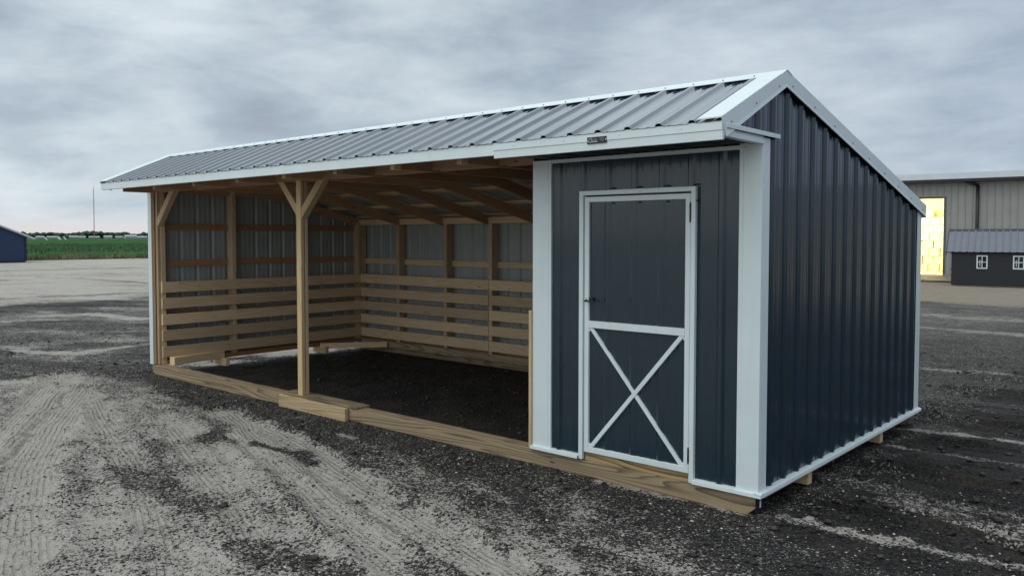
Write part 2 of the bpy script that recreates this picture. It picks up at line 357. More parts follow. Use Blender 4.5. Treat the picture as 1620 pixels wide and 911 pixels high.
def ground_fields(x, y):
    bx = np.array([p[0] for p in PB]); by = np.array([p[1] for p in PB])
    edge = np.interp(x, bx, by)
    w1 = fbm(x * 1.3, y * 1.3, 4, 3) - .5
    w2 = fbm(x * .45, y * .45, 3, 9) - .5
    w3 = fbm(x * 4.5, y * 4.5, 3, 21) - .5
    w5 = fbm(x * 14, y * 14, 3, 23) - .5
    pale = sstep(-.30, .30, edge - y + w1 * 1.0)                       # 1 inside the pale packed area in front
    dark = np.full(x.shape, .97)
    st_, tt_ = .94 * x - .34 * y, .34 * x + .94 * y
    wS = fbm(st_ * .55, tt_ * 2.4 + w1 * .6, 6, 101, .6) - .5                 # dragged along the tyre tracks
    s2, t2 = .75 * x + .66 * y, -.66 * x + .75 * y
    wM = fbm(s2 * .7 + w1, t2 * 1.7, 6, 131, .6) - .5
    wR = fbm(x * .5 + w1 * .5, y * 2.9 - x * .15, 6, 151, .6) - .5
    midl = sstep(-8.4, -10.0, x) * sstep(-3, -1, y)
    dark = dark * (1 - midl) + (.78 + wM * 1.5 + w2 * .4) * midl
    cen = sstep(-.15, -.8, y) * sstep(-5, -2.5, x) * sstep(.9, .2, x)
    dark = dark * (1 - cen) + (.68 + wS * 1.5 + w3 * .5) * cen
    rt = sstep(-.2, .6, x) * sstep(-3, 1, y)
    dark = dark + rt * (.26 + wR * .9)
    dark = dark * (1 - pale) + (.30 + wS * 1.15 + w3 * .45) * pale
    far = sstep(-20.8, -22.4, x + w2 * 3 + w1 * 1.2)
    dark = dark * (1 - far) + (.12 + w2 * .45 + wM * .8) * far
    wet = sstep(9, 14, y - x * .1 + w2 * 3) * sstep(-16, -12, x)
    dark = dark * (1 - wet) + (.76 + w2 * .9 + wR * .6) * wet
    tan = sstep(19.8, 20.6, y + .55 * (x + 3) * 0 + w1 * .6) * sstep(-20, -14, x)
    dark = dark * (1 - tan) + (.10 + w2 * .2) * tan
    outer = sstep(60, 90, x) + sstep(-8, -20, y) * sstep(-20, -30, y * 0 + x * 0 - 30); dark = dark * (1 - np.clip(outer, 0, 1)) + .3 * np.clip(outer, 0, 1)
    inside = sstep(-8.5, -8.3, x) * sstep(-.02, .25, x * -1 - 0) * sstep(0.02, .3, y) * sstep(3.6, 3.4, y)
    dark = dark * (1 - inside) + (1.16 + w1 * .10) * inside
    h = (fbm(x * .5, y * .5, 3, 40) - .5) * .03 + (fbm(x * 3.1, y * 3.1, 5, 50, .6) - .5) * .045 * (0.35 + .65 * np.clip(dark, 0, 1))
    h = h + wS * .035 * np.maximum(pale, cen) + wR * .055 * rt + wM * .05 * midl
    tread = np.zeros(x.shape); latf = np.zeros(x.shape)
    for pts, hw, val, st, dep, kind in TR:
        d, lat, al = seg_dist(x, y, pts)
        wob = w3 * hw * .9 + w1 * hw * .6 + w5 * hw * .6
        m = sstep(hw * 1.25, hw * .6, d + wob + (w5 * .05 + w3 * .06 if hw < .09 else 0))
        brk = sstep(.20, .40, fbm(al * 1.4, lat * 2 + pts[0][0], 3, 77)) if kind != 2 else 1
        ms = m * st * brk
        dark = dark * (1 - ms) + val * ms
        h = h * (1 - .6 * m * (kind == 1)) - dep * m * brk
        if dep: h = h + abs(dep) * .9 * sstep(hw * .9, hw * 1.15, d) * sstep(hw * 1.8, hw * 1.3, d)
        if kind == 1:
            mm_ = m * brk; latf = np.where(mm_ > tread, lat, latf); tread = np.maximum(tread, mm_)
    # soil pushed away from the timbers so the skids stay in sight
    nearshed = sstep(.25, 0.0, np.maximum(np.abs(y - .07) - .1, 0)) * (x < .05) * (x > -8.7)
    h = h * (1 - nearshed) - .004 * nearshed
    ridge = sstep(.30, .10, np.abs(y + .10 + w1 * .1)) * (x < .2) * (x > -2.6)
    h = h + ridge * (fbm(x * 7, y * 7, 3, 91)) * .018
    h = h + inside * (fbm(x * 6, y * 6, 4, 301, .6) - .62) * .05
    h = np.where((x > -8.7) & (x < .1) & (y > -.02) & (y < 3.7), np.minimum(h, 0.008), h)
    fade = sstep(60, 20, np.hypot(x + 3, y))
    return np.clip(dark, 0, 1.3), h * np.maximum(fade, .25), tread, tan, wet, far, latf
def axis(a, b, step, grow, lim0, lim1):
    mid = list(np.arange(a, b + 1e-6, step)); s = step; lo = [];  x = a
    while x > lim0: s *= grow; x -= s; lo.append(x)
    s = step; hi = []; x = mid[-1]
    while x < lim1: s *= grow; x += s; hi.append(x)
    return np.array(lo[::-1] + mid + hi)
gx = axis(-12.0, 2.6, .034, 1.035, -7000, 7000); gy = axis(-4.0, 5.2, .034, 1.035, -7000, 7000)
X, Y = np.meshgrid(gx, gy); X = X.ravel(); Y = Y.ravel()
DK, H, TD, TAN, WET, FAR, LAT = ground_fields(X, Y)
nx, ny = len(gx), len(gy)
co = np.stack([X, Y, G + H], 1).astype(np.float32)
ii = np.arange((nx - 1) * (ny - 1)); r = ii // (nx - 1); c = ii % (nx - 1); a = r * nx + c
quads = np.stack([a, a + 1, a + nx + 1, a + nx], 1).astype(np.int32)
me = bpy.data.meshes.new('ground')
me.vertices.add(len(co)); me.vertices.foreach_set('co', co.ravel())
me.loops.add(quads.size); me.loops.foreach_set('vertex_index', quads.ravel())
me.polygons.add(len(quads)); me.polygons.foreach_set('loop_start', np.arange(0, quads.size, 4, dtype=np.int32)); me.polygons.foreach_set('loop_total', np.full(len(quads), 4, dtype=np.int32))
me.update(); me.validate()
me.polygons.foreach_set('use_smooth', [True] * len(me.polygons))
for nm, arr in (('soil', DK), ('tread', TD), ('tan', TAN), ('wet', WET), ('far', FAR), ('lat', LAT)):
    at = me.attributes.new(nm, 'FLOAT', 'POINT'); at.data.foreach_set('value', arr.astype(np.float32))
m, nt, b = new_mat('yard_ground'); c = coord(nt)
def attr(nt, n):
    a = nt.nodes.new('ShaderNodeAttribute'); a.attribute_name = n; return a.outputs['Fac']
soil = attr(nt, 'soil')
def vor(nt, vec, sc, feat='F1', out='Distance', rnd=1.0):
    v = node(nt, 'ShaderNodeTexVoronoi', feature=feat); v.inputs['Scale'].default_value = sc; v.inputs['Randomness'].default_value = rnd
    nt.links.new(vec, v.inputs['Vector']); return v.outputs[out]
wv = node(nt, 'ShaderNodeVectorMath', operation='MULTIPLY_ADD'); nt.links.new(noise(nt, c, 30, 2, .5, 0, 1), wv.inputs[0]); wv.inputs[1].default_value = (.02, .02, .02); nt.links.new(c, wv.inputs[2])
cell0 = node(nt, 'ShaderNodeSeparateColor'); nt.links.new(vor(nt, wv.outputs[0], 30, out='Color'), cell0.inputs[0])
cell1 = node(nt, 'ShaderNodeSeparateColor'); nt.links.new(vor(nt, wv.outputs[0], 58, out='Color'), cell1.inputs[0])
cell2 = node(nt, 'ShaderNodeSeparateColor'); nt.links.new(vor(nt, wv.outputs[0], 128, out='Color'), cell2.inputs[0])
clump = noise(nt, c, 5.5, 5, .62); clump2 = noise(nt, c, 1.1, 4, .6)
p = math_n(nt, 'ADD', soil, math_n(nt, 'MULTIPLY', math_n(nt, 'SUBTRACT', clump, .5), 1.0))
p = math_n(nt, 'ADD', p, math_n(nt, 'MULTIPLY', math_n(nt, 'SUBTRACT', clump2, .5), .55))
rr = math_n(nt, 'ADD', math_n(nt, 'MULTIPLY', cell1.outputs[0], .62), math_n(nt, 'MULTIPLY', cell2.outputs[0], .38))
rr = math_n(nt, 'MULTIPLY_ADD', math_n(nt, 'SUBTRACT', rr, .5), 1.15, .5)
dmask = ramp(nt, math_n(nt, 'MULTIPLY_ADD', math_n(nt, 'SUBTRACT', p, rr), 1.0, .5), [(0.34, 0.0), (0.66, 1.0)])
fine = noise(nt, c, 160, 3, .7)
n2 = noise(nt, c, .6, 4, .55)
lat_ = math_n(nt, 'MULTIPLY_ADD', attr(nt, 'lat'), 150.0, math_n(nt, 'MULTIPLY', noise(nt, c, 3.5, 3, .6), 9.0))
stripe = math_n(nt, 'MULTIPLY', ramp(nt, math_n(nt, 'MULTIPLY_ADD', math_n(nt, 'SINE', lat_), .5, .5), [(.45, 0.0), (.95, 1.0)]), attr(nt, 'tread'))
stripe = math_n(nt, 'MULTIPLY', stripe, ramp(nt, noise(nt, c, 7, 3, .6), [(.35, .15), (.6, 1.0)]))
palec = mixc(nt, n2, (0.42, 0.382, 0.345), (0.575, 0.525, 0.475))
palec = mixc(nt, math_n(nt, 'MULTIPLY', ramp(nt, fine, [(.3, 1.0), (.6, 0.0)]), .42), palec, (0.155, 0.143, 0.125))
palec = mixc(nt, math_n(nt, 'MULTIPLY', ramp(nt, noise(nt, vmap(nt, c, (1, 1, 1), (0, 0, 0)), 22, 4, .7, .8), [(.38, 1.0), (.60, 0.0)]), .36), palec, (0.20, 0.183, 0.16))
palec = mixc(nt, math_n(nt, 'MULTIPLY', stripe, .42), palec, (0.21, 0.19, 0.165))
palec = mixc(nt, attr(nt, 'tan'), palec, (0.37, 0.305, 0.235))
palec = mixc(nt, math_n(nt, 'MULTIPLY', attr(nt, 'far'), .6), palec, (0.45, 0.41, 0.36))
darkc = mixc(nt, ramp(nt, math_n(nt, 'MULTIPLY_ADD', cell1.outputs[1], .6, math_n(nt, 'MULTIPLY', cell2.outputs[1], .4)), [(.3, 0.0), (.85, 1.0)]), (0.004, 0.004, 0.0042), (0.040, 0.0355, 0.033))
darkc = mixc(nt, math_n(nt, 'MULTIPLY', ramp(nt, noise(nt, c, 2.2, 4, .6), [(.45, 0.0), (.7, 1.0)]), .5), darkc, (0.075, 0.062, 0.052))
darkc = mixc(nt, math_n(nt, 'MULTIPLY', ramp(nt, noise(nt, c, 8.5, 6, .68), [(.48, 0.0), (.68, 1.0)]), math_n(nt, 'MULTIPLY', math_n(nt, 'LESS_THAN', soil, 1.12), .42)), darkc, (0.080, 0.070, 0.062))  # paler clods, darker gaps: shadow in the crevices put into the soil colour
# a few bright chips among the black ones
chip = math_n(nt, 'MULTIPLY', math_n(nt, 'MAXIMUM', math_n(nt, 'GREATER_THAN', cell2.outputs[2], .94), math_n(nt, 'GREATER_THAN', cell1.outputs[2], .965)), math_n(nt, 'LESS_THAN', soil, 1.1))
darkc = mixc(nt, math_n(nt, 'MULTIPLY', chip, .75), darkc, (0.36, 0.34, 0.30))
colr = mixc(nt, dmask, palec, darkc)
colr = mixc(nt, math_n(nt, 'MULTIPLY', attr(nt, 'wet'), .35), colr, (0.10, 0.095, 0.09))
nt.links.new(colr, b.inputs['Base Color'])
nt.links.new(math_n(nt, 'MULTIPLY_ADD', dmask, -.12, .92), b.inputs['Roughness']); b.inputs['Specular IOR Level'].default_value = .28
d1 = vor(nt, wv.outputs[0], 58); d2 = vor(nt, wv.outputs[0], 128)
hh = math_n(nt, 'ADD', math_n(nt, 'MULTIPLY', math_n(nt, 'MULTIPLY', d1, dmask), -1.0), math_n(nt, 'MULTIPLY', d2, -.35))
hh = math_n(nt, 'ADD', hh, math_n(nt, 'MULTIPLY', fine, .25)); hh = math_n(nt, 'ADD', hh, math_n(nt, 'MULTIPLY', dmask, .45)); hh = math_n(nt, 'ADD', hh, math_n(nt, 'MULTIPLY', clump, 1.1)); hh = math_n(nt, 'ADD', hh, math_n(nt, 'MULTIPLY', noise(nt, c, 13, 4, .6), 1.1))
hh = math_n(nt, 'ADD', hh, math_n(nt, 'MULTIPLY', stripe, -.55))
bump(nt, b, hh, 1.0, .022)
M['ground'] = m
me.materials.append(m)
ground = link(bpy.data.objects.new('ground', me)); tag(ground, kind='structure')

# loose stones: black chips and pale pebbles lying on the ground
def stones(name, n, test, size, mat, label, cat, xr=(-9.5, 2.6), yr=(-4.2, 1.6), inside=False):
    xs = RNG.uniform(*xr, n * 4); ys = RNG.uniform(*yr, n * 4)
    d = np.hypot(xs - CP.x, ys - CP.y); keep = (d > 2.6) & (RNG.random(n * 4) < np.clip(5.5 / d, 0, 1) ** 1.6)
    if inside: keep &= ~((xs > -8.7) & (xs < 0.0) & (ys > -.03) & ((ys < .2) | (ys > 3.35) | (xs < -8.2) | (xs > -2.0)) & (ys < 3.7))
    else: keep &= ~((xs > -8.6) & (xs < 0.0) & (ys > -.03))
    xs, ys = xs[keep], ys[keep]; dk, h, *_ = ground_fields(xs, ys)
    k = RNG.random(len(xs)) < test(dk + (fbm(xs * 5, ys * 5, 3, 5) - .5) * 1.2); xs, ys, h = xs[k][:n], ys[k][:n], h[k][:n]
    n = len(xs); s = size[0] + (size[1] - size[0]) * RNG.random(n) ** 3.2
    oct_ = np.array([(1, 0, 0), (0, 1, 0), (-1, 0, 0), (0, -1, 0), (0, 0, .75), (0, 0, -.6), (.62, .62, .35), (-.62, .6, .3), (-.6, -.62, .34), (.6, -.6, .3)])
    fc = np.array([(0, 6, 4), (6, 1, 4), (1, 7, 4), (7, 2, 4), (2, 8, 4), (8, 3, 4), (3, 9, 4), (9, 0, 4), (0, 1, 6), (1, 2, 7), (2, 3, 8), (3, 0, 9), (1, 0, 5), (2, 1, 5), (3, 2, 5), (0, 3, 5)])
    V = oct_[None] * (1 + RNG.uniform(-.28, .28, (n, 10, 3))) * s[:, None, None] * RNG.uniform(.6, 1.25, (n, 1, 3)) * np.array([1, 1, .72])
    t = RNG.uniform(0, 6.28, n); cs, sn = np.cos(t)[:, None], np.sin(t)[:, None]
    x = V[:, :, 0] * cs - V[:, :, 1] * sn + xs[:, None]; y = V[:, :, 0] * sn + V[:, :, 1] * cs + ys[:, None]; zz = V[:, :, 2] + (G + h + s * .22)[:, None]
    P = np.stack([x, y, zz], 2).reshape(-1, 3).astype(np.float32)
    F = (fc[None] + (np.arange(n) * 10)[:, None, None]).reshape(-1).astype(np.int32)
    me = bpy.data.meshes.new(name); me.vertices.add(len(P)); me.vertices.foreach_set('co', P.ravel())
    me.loops.add(len(F)); me.loops.foreach_set('vertex_index', F); nf = len(F) // 3
    me.polygons.add(nf); me.polygons.foreach_set('loop_start', np.arange(0, nf * 3, 3, dtype=np.int32)); me.polygons.foreach_set('loop_total', np.full(nf, 3, dtype=np.int32))
    me.update(); me.materials.append(mat)
    tag(link(bpy.data.objects.new(name, me)), label, cat, kind='stuff')
def stone_mat(name, a, b_):
    m, nt, b = new_mat(name); c = coord(nt)
    nt.links.new(ramp(nt, noise(nt, c, 23, 2), [(.3, a), (.7, b_)]), b.inputs['Base Color']); b.inputs['Roughness'].default_value = .8; b.inputs['Specular IOR Level'].default_value = .3
    return m
stones('dark_gravel', 42000, lambda d: np.clip(d * 1.05, .03, 1), (.0035, .013), stone_mat('dark_chip', (.012, .012, .013), (.06, .056, .053)), 'loose black chips scattered over the yard before the shed', 'gravel')
stones('soil_clods', 9000, lambda d: np.clip((d - .55) * 2.2, 0, 1), (.007, .034), stone_mat('clod_soil', (.010, .0095, .009), (.085, .074, .064)), 'rough dark clods of churned soil inside and beside the shed', 'soil', (-15, 5), (-3, 9), True)
stones('grey_gravel', 9000, lambda d: np.clip(.9 - abs(d - .5), .1, 1), (.003, .011), stone_mat('grey_chip', (.17, .155, .135), (.36, .33, .29)), 'loose grey crumbs of packed soil before the shed', 'gravel')
stones('pale_gravel', 2600, lambda d: np.clip(d * .9, .1, 1), (.003, .015), stone_mat('pale_chip', (.36, .31, .25), (.58, .53, .46)), 'scattered pale pebbles among the black chips', 'pebbles')

# ------------------------------------------------------------------ the run-in shed
L, D = 8.558, 3.587
RY, RZ = .306, 2.772              # ridge (sheet level)
EZ = 2.376; EY = -.586            # front eave
BZ, BY = 1.978, 3.636             # back eave
def roofz(y): return EZ + (y - EY) * (RZ - EZ) / (RY - EY) if y < RY else RZ + (y - RY) * (BZ - RZ) / (BY - RY)
shed = empty('run_in_shed', (0, 0, 0))
tag(shed, 'large charcoal metal run-in shed with white trim and an open timber bay', 'shed')
PM = [M['paint'], M['backing']]
RM = [M['roof'], M['backing']]
# walls
o = panel('gable_wall', (-.02, 0, 0), (0, 1, 0), (0, 0, 1), (1, 0, 0), -.565, D - .01, lambda y: 2.335 if y < 0.0 else .032, lambda y: roofz(y) - .02, .2036, PM, shed, extra=(RY, -.001, 0.001), screws=(.09, .66, 1.26, 1.86, 2.40))
tag(o, 'near gable wall of vertical charcoal ribs')
panel('gable_wall', (-L + .02, 0, 0), (0, 1, 0), (0, 0, 1), (-1, 0, 0), -.565, D - .01, lambda y: 2.335 if y < 0.0 else .0, lambda y: roofz(y) - .02, .2036, PM, shed, extra=(RY, -.001, .001))
panel('back_wall', (0, D - .02, 0), (1, 0, 0), (0, 0, 1), (0, 1, 0), -L + .01, -.01, 0, 1.96, -.2857, PM, shed)
FR = -.2857
def fp(u0, u1, v0, v1): return panel('front_wall', (0, .02, 0), (1, 0, 0), (0, 0, 1), (0, -1, 0), u0, u1, v0, v1, FR, PM, shed, screws=(.10, .70, 1.30, 2.20))
fp(-1.74, -1.43, .032, 2.28); fp(-.485, -.14, .032, 2.28); fp(-1.43, -.485, 2.01, 2.28)
panel('partition_wall', (-1.895, 0, 0), (0, 1, 0), (0, 0, 1), (-1, 0, 0), .03, D - .03, 0, lambda y: roofz(y) - .03, .2, PM, shed, extra=(RY,))
# roof sheets
for ya, za, yb, zb, nm in ((EY - .012, EZ - .005, RY, RZ, 'roof'), (BY + .02, BZ - .005, RY, RZ, 'roof')):
    v = Vector((0, yb - ya, zb - za)); Lr = v.length; v.normalize(); n = Vector((0, -v.z, v.y)) if yb > ya else Vector((0, v.z, -v.y))
    panel(nm, (0, ya, za), (1, 0, 0), tuple(v), tuple(n), -L - .01, .012, 0, Lr - .004, -.177, RM, shed, rib=.02)
# ridge cap
mb = MB()
def cap(x):
    s = []
    f = .026
    pts = [(RY - .080, f - .005), (RY - .075, f), (RY, f + .004), (RY + .075, f), (RY + .080, f - .005)]
    top = [(x, y, roofz(y) + h) for y, h in pts]; bot = [(x, y, roofz(y) + h - .003) for y, h in pts[::-1]]
    return top + bot
mb.sweep([cap(-L - .025), cap(.027)])
for k in range(-1, 37):
    x = -.177 - k * PITCH
    if x > .02: continue
    for sy in (-1, 1): mb.cyl((x, RY + sy * .062, roofz(RY + .062 * sy) + .024), (x, RY + sy * .063, roofz(RY + .062 * sy) + .033), .005, n=6, mi=1)
mb.build('ridge_cap', [M['white'], M['screw']], shed)
# rake trims on both gables
for sx, x0 in ((1, .021), (-1, -L - .021)):
    mb = MB(); secs = []
    for y, cut in ((EY - .018, 1), (RY, 0), (BY + .028, 2)):
        zt = roofz(min(max(y, EY - .02), BY + .03)) if cut else RZ
        def P(dx, dz, dy=0): return (x0 + sx * dx, y + dy, zt + dz)
        sh = .045 if cut == 1 else (-.012 if cut == 2 else 0)
        secs.append([P(-.165, .023), P(-.155, .027), P(0, .029), P(.002, .026), P(.002, -.062, sh), P(.006, -.084, sh * 1.3), P(0, -.086, sh * 1.3), P(-.004, -.062, sh), P(-.004, .020), P(-.165, .019)])
    mb.sweep(secs)
    for (ya, yb, n) in ((EY + .1, RY - .12, 3), (RY + .1, BY - .1, 9)):
        for i in range(n):
            y = ya + (yb - ya) * i / (n - 1); mb.cyl((x0 + sx * .001, y, roofz(y) - .045), (x0 + sx * .007, y, roofz(y) - .045), .0055, n=6, mi=1)
    mb.build('rake_trim', [M['white'], M['screw']], shed)
# eave fascias
mb = MB()
mb.prism([(EY - .004, 2.284), (EY + .022, 2.284), (EY + .022, 2.372), (EY - .004, 2.372)], 0, -L - .018, -1.795)
o = mb.build('fascia', M['white'], shed, .002)
mb = MB()
mb.prism([(EY - .008, 2.318), (EY + .022, 2.318), (EY + .022, 2.373), (EY - .008, 2.373)], 0, -1.795, .018)
mb.prism([(EY - .002, 2.262), (EY + .022, 2.262), (EY + .022, 2.3175), (EY - .004, 2.3175)], 0, -1.795, .018)
for i in range(4): x = -1.6 + i * .45; mb.cyl((x, EY - .008, 2.345), (x, EY - .012, 2.345), .005, n=6)
o = mb.build('fascia', M['white'], shed, .0015); tag(o, 'deeper eave fascia over the enclosed room')
mb = MB(); mb.prism([(BY - .0, BZ - .10), (BY + .02, BZ - .10), (BY + .02, BZ - .012), (BY, BZ - .012)], 0, -L - .018, .018); mb.build('fascia', M['white'], shed, .002)
# soffit over the enclosed room
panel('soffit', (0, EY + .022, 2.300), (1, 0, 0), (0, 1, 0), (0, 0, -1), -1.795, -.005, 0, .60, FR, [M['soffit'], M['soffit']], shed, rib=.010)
# gable return trims under the near gable
mb = MB(); mb.prism([(-.02, 2.352), (.026, 2.334), (.030, 2.334), (.030, 2.362), (-.012, 2.374)], 1, -.545, .205); mb.build('gable_return_trim', M['white'], shed, .0015)
mb = MB(); mb.prism([(-.03, 2.285), (.016, 2.285), (.018, 2.3165), (-.03, 2.3165)], 1, EY + .024, .0); mb.prism([(-.03, 2.3167), (.008, 2.3167), (.008, 2.336), (-.03, 2.336)], 1, EY + .03, -.005); mb.build('gable_return_trim', M['white'], shed, .0015)
mb = MB(); mb.box((-1.91, -.006, 2.262), (-.118, .020, 2.289)); mb.build('header_trim', M['white'], shed, .002)
# corner and jamb trims
def vtrim(name, x0, x1, y0, y1, z0, z1, bead=None):
    mb = MB(); mb.box((x0, y0, z0), (x1, y1, z1))
    if bead:
        for b_ in bead: mb.box(b_[0], b_[1])
    mb.build(name, M['white'], shed, .0025)
mb = MB()
mb.prism([(-.157, .018), (-.157, -.002), (-.128, -.002), (-.125, -.006), (.002, -.006), (.002, .112), (-.004, .112), (-.004, .018)], 2, .008, 2.33)
for z_ in (.07, 1.25): mb.cyl((-.145, -.002, z_), (-.145, -.006, z_), .005, n=6)
mb.build('corner_trim', M['white'], shed, .002)
mb = MB(); mb.prism([(.002, D - .133), (.002, D + .002), (-.155, D + .002), (-.155, D - .004), (-.004, D - .004), (-.004, D - .133)], 2, .008, 1.955); mb.build('corner_trim', M['white'], shed, .002)
mb = MB(); mb.prism([(-L - .002, .12), (-L - .002, -.006), (-L + .095, -.006), (-L + .095, 0), (-L + .004, 0), (-L + .004, .12)], 2, -.0, 2.31); mb.build('corner_trim', M['white'], shed, .002)
mb = MB(); mb.prism([(-L - .002, D - .133), (-L - .002, D + .002), (-L + .12, D + .002), (-L + .12, D - .004), (-L + .004, D - .004), (-L + .004, D - .133)], 2, .0, 1.955); mb.build('corner_trim', M['white'], shed, .002)
mb = MB(); mb.prism([(-1.910, .05), (-1.910, -.006), (-1.755, -.006), (-1.752, -.002), (-1.727, -.002), (-1.727, .018), (-1.904, .018), (-1.904, .05)], 2, .008, 2.2625); mb.build('jamb_trim', M['white'], shed, .002)
# base drip trims
def drip_y(x0, x1): mb = MB(); mb.prism([(.02, .031), (-.008, .029), (-.028, .024), (-.030, .001), (-.027, .001), (-.024, .021), (.02, .026)], 0, x0, x1); mb.build('base_trim', M['white'], shed)
drip_y(-1.915, -1.447); drip_y(-.468, .03)
mb = MB(); mb.prism([(-.02, .031), (.010, .029), (.028, .024), (.030, .001), (.027, .001), (.024, .021), (-.02, .026)], 1, -.03, D + .02); mb.build('base_trim', M['white'], shed)
# door casing
mb = MB()
mb.box((-1.447, -.014, .0), (-1.410, .018, 2.036)); mb.box((-.503, -.014, .0), (-.468, .018, 2.036)); mb.box((-1.410, -.014, 2.003), (-.503, .018, 2.036))
mb.box((-1.409, .005, .05), (-1.404, .05, 2.0)); mb.box((-.508, .005, .05), (-.504, .05, 2.0))
mb.build('door_casing', M['white'], shed, .002)
# door
door = panel('door', (0, .012, 0), (1, 0, 0), (0, 0, 1), (0, -1, 0), -1.372, -.530, .08, 1.978, FR, [M['paint'], M['paint']], shed, rib=.009)
tag(door, 'charcoal ribbed door with white frame and crossbuck')
mb = MB(); fy0, fy1 = -.010, .03
mb.box((-1.396, fy0, .062), (-1.358, fy1, 1.990)); mb.box((-.545, fy0, .062), (-.507, fy1, 1.990))
mb.box((-1.358, fy0, 1.952), (-.545, fy1, 1.990)); mb.box((-1.358, fy0, .062), (-.545, fy1, .104)); mb.box((-1.358, fy0 - .003, 1.010), (-.545, fy1, 1.062))
mb.build('door_frame', M['white'], door, .002)
def brace2d(xa, za, xb, zb, w, y0, name='cross_brace'):
    d = Vector((xb - xa, 0, zb - za)); Ln = d.length; d.normalize(); n = Vector((-d.z, 0, d.x))
    mb = MB(); pts = []
    for s, e in ((-1, 0), (1, 0), (1, 1), (-1, 1)):
        p = Vector((xa, 0, za)) + d * (Ln * e) + n * (s * w / 2); pts.append((min(max(p.x, -1.358), -.545), min(max(p.z, .104), 1.010)))
    # insert corner so the mitred ends fill the frame corner
    mb.prism(pts, 1, y0, y0 + .02); mb.build(name, M['white'], door, .001)
brace2d(-1.345, 1.035, -.558, .08, .060, -.006); brace2d(-1.345, .08, -.558, 1.035, .070, -.0095)
for cx_, cz_, sx, sz in ((-1.358, 1.010, 1, -1), (-.545, 1.010, -1, -1), (-1.358, .104, 1, 1), (-.545, .104, -1, 1)):
    mb = MB(); mb.prism([(cx_, cz_), (cx_ + sx * .034, cz_), (cx_, cz_ + sz * .034)], 1, -.0052, .012); mb.build('corner_plate', M['white'], door)
for z0, z1 in ((1.79, 1.93), (.13, .245)):
    mb = MB(); mb.cyl((-.5055, -.015, z0), (-.5055, -.015, z1), .0055, n=8); mb.box((-.513, -.0125, z0 + .012), (-.498, -.0142, z1 - .012)); mb.build('hinge', M['black'], door)
mb = MB(); mb.cyl((-1.372, -.012, 1.213), (-1.372, -.040, 1.213), .009, n=10); mb.cyl((-1.375, -.038, 1.214), (-1.278, -.044, 1.208), .0065, n=8); mb.box((-1.366, .004, 1.205), (-1.322, -.006, 1.238))
mb.cyl((-1.384, -.012, 1.222), (-1.384, -.018, 1.222), .012, n=10, mi=1); mb.build('handle', [M['black'], M['white']], door, .001)
mb = MB(); mb.box((-1.404, .03, .06), (-.508, .034, 2.0)); mb.build('door_gap_shade', M['black'], shed)  # black sheet behind the door, standing in for shade in its gaps
# screw heads along the panels above and inside the door
for k in range(4):
    x = FR - (k + 1) * PITCH + .045
    mb = MB(); mb.cyl((x, .022, 2.05), (x, -.006, 2.05), .0060, n=6); mb.build('screw', M['black'], shed)
    mb = MB(); mb.cyl((x, .014, 1.94), (x, -.002, 1.94), .0060, n=6); mb.build('screw', M['black'], door)
# timbers
def bd(name, p0, p1, w, t, mat='wood', **k): return board(name, p0, p1, w, t, M[mat], shed, **k)
o = bd('skid', (-L + .03, .075, -.072), (-.025, .075, -.072), .128, .135, 'treated', chamfer=.06, bev=.004, jit=.0015); tag(o, 'long front skid beam with dark wood figure')
bd('skid', (-L + .03, D - .075, -.072), (-.025, D - .075, -.072), .128, .135, 'treated', chamfer=.07, bev=.006)
bd('sill_board', (-1.40, .028, .026), (-.507, .028, .026), .066, .038, 'treated2')
bd('splice_board', (-5.465, -.022, -.078), (-4.30, -.022, -.078), .132, .045, 'fresh2')
bd('splice_plate', (-5.45, .085, .003), (-4.17, .085, .003), .022, .17, 'treated')
mb = MB(); mb.box((-.03, .02, -.118), (-.018, .13, -.012)); mb.build('skid_end_plate', M['black'], shed)
mb = MB(); mb.box((-.0175, .062, -.088), (-.0155, .080, -.040)); mb.build('end_tag', M['white'], shed)
# centre post
bd('post', (-5.132, .025, .012), (-5.132, .025, 2.40), .082, .040, 'fresh', wdir=(1, 0, 0))
bd('post', (-5.135, .078, .012), (-5.135, .078, 2.40), .082, .036, 'wood', wdir=(1, 0, 0))

# knee braces
bd('knee_brace', (-5.135, .030, 1.925), (-5.50, .030, 2.32), .080, .038, 'fresh', wdir=(1, 0, 1))
bd('knee_brace', (-5.115, .050, 1.915), (-4.68, .050, 2.345), .084, .078, 'fresh', wdir=(1, 0, -1))
bd('knee_brace', (-8.40, .075, 1.86), (-7.93, .075, 2.335), .088, .075, 'wood', wdir=(1, 0, -1))
# header beams over the opening
bd('header_beam', (-L + .05, .022, 2.352), (-1.905, .022, 2.352), .145, .038, 'truss')
bd('header_beam', (-L + .05, .120, 2.350), (-1.905, .120, 2.350), .145, .038, 'truss')
bd('sub_fascia', (-L + .0, EY + .042, 2.325), (-1.80, EY + .042, 2.325), .075, .038, 'truss')
# corner posts at the left front
bd('post', (-8.485, .022, .0), (-8.485, .022, 2.30), .038, .040, 'wood', wdir=(1, 0, 0))
bd('post', (-8.43, .085, .0), (-8.43, .085, 2.34), .060, .075, 'wood', wdir=(1, 0, 0))
# jamb post of the opening
bd('jamb_board', (-1.925, .020, .0), (-1.925, .020, 1.106), .026, .085, 'fresh', wdir=(1, 0, 0))
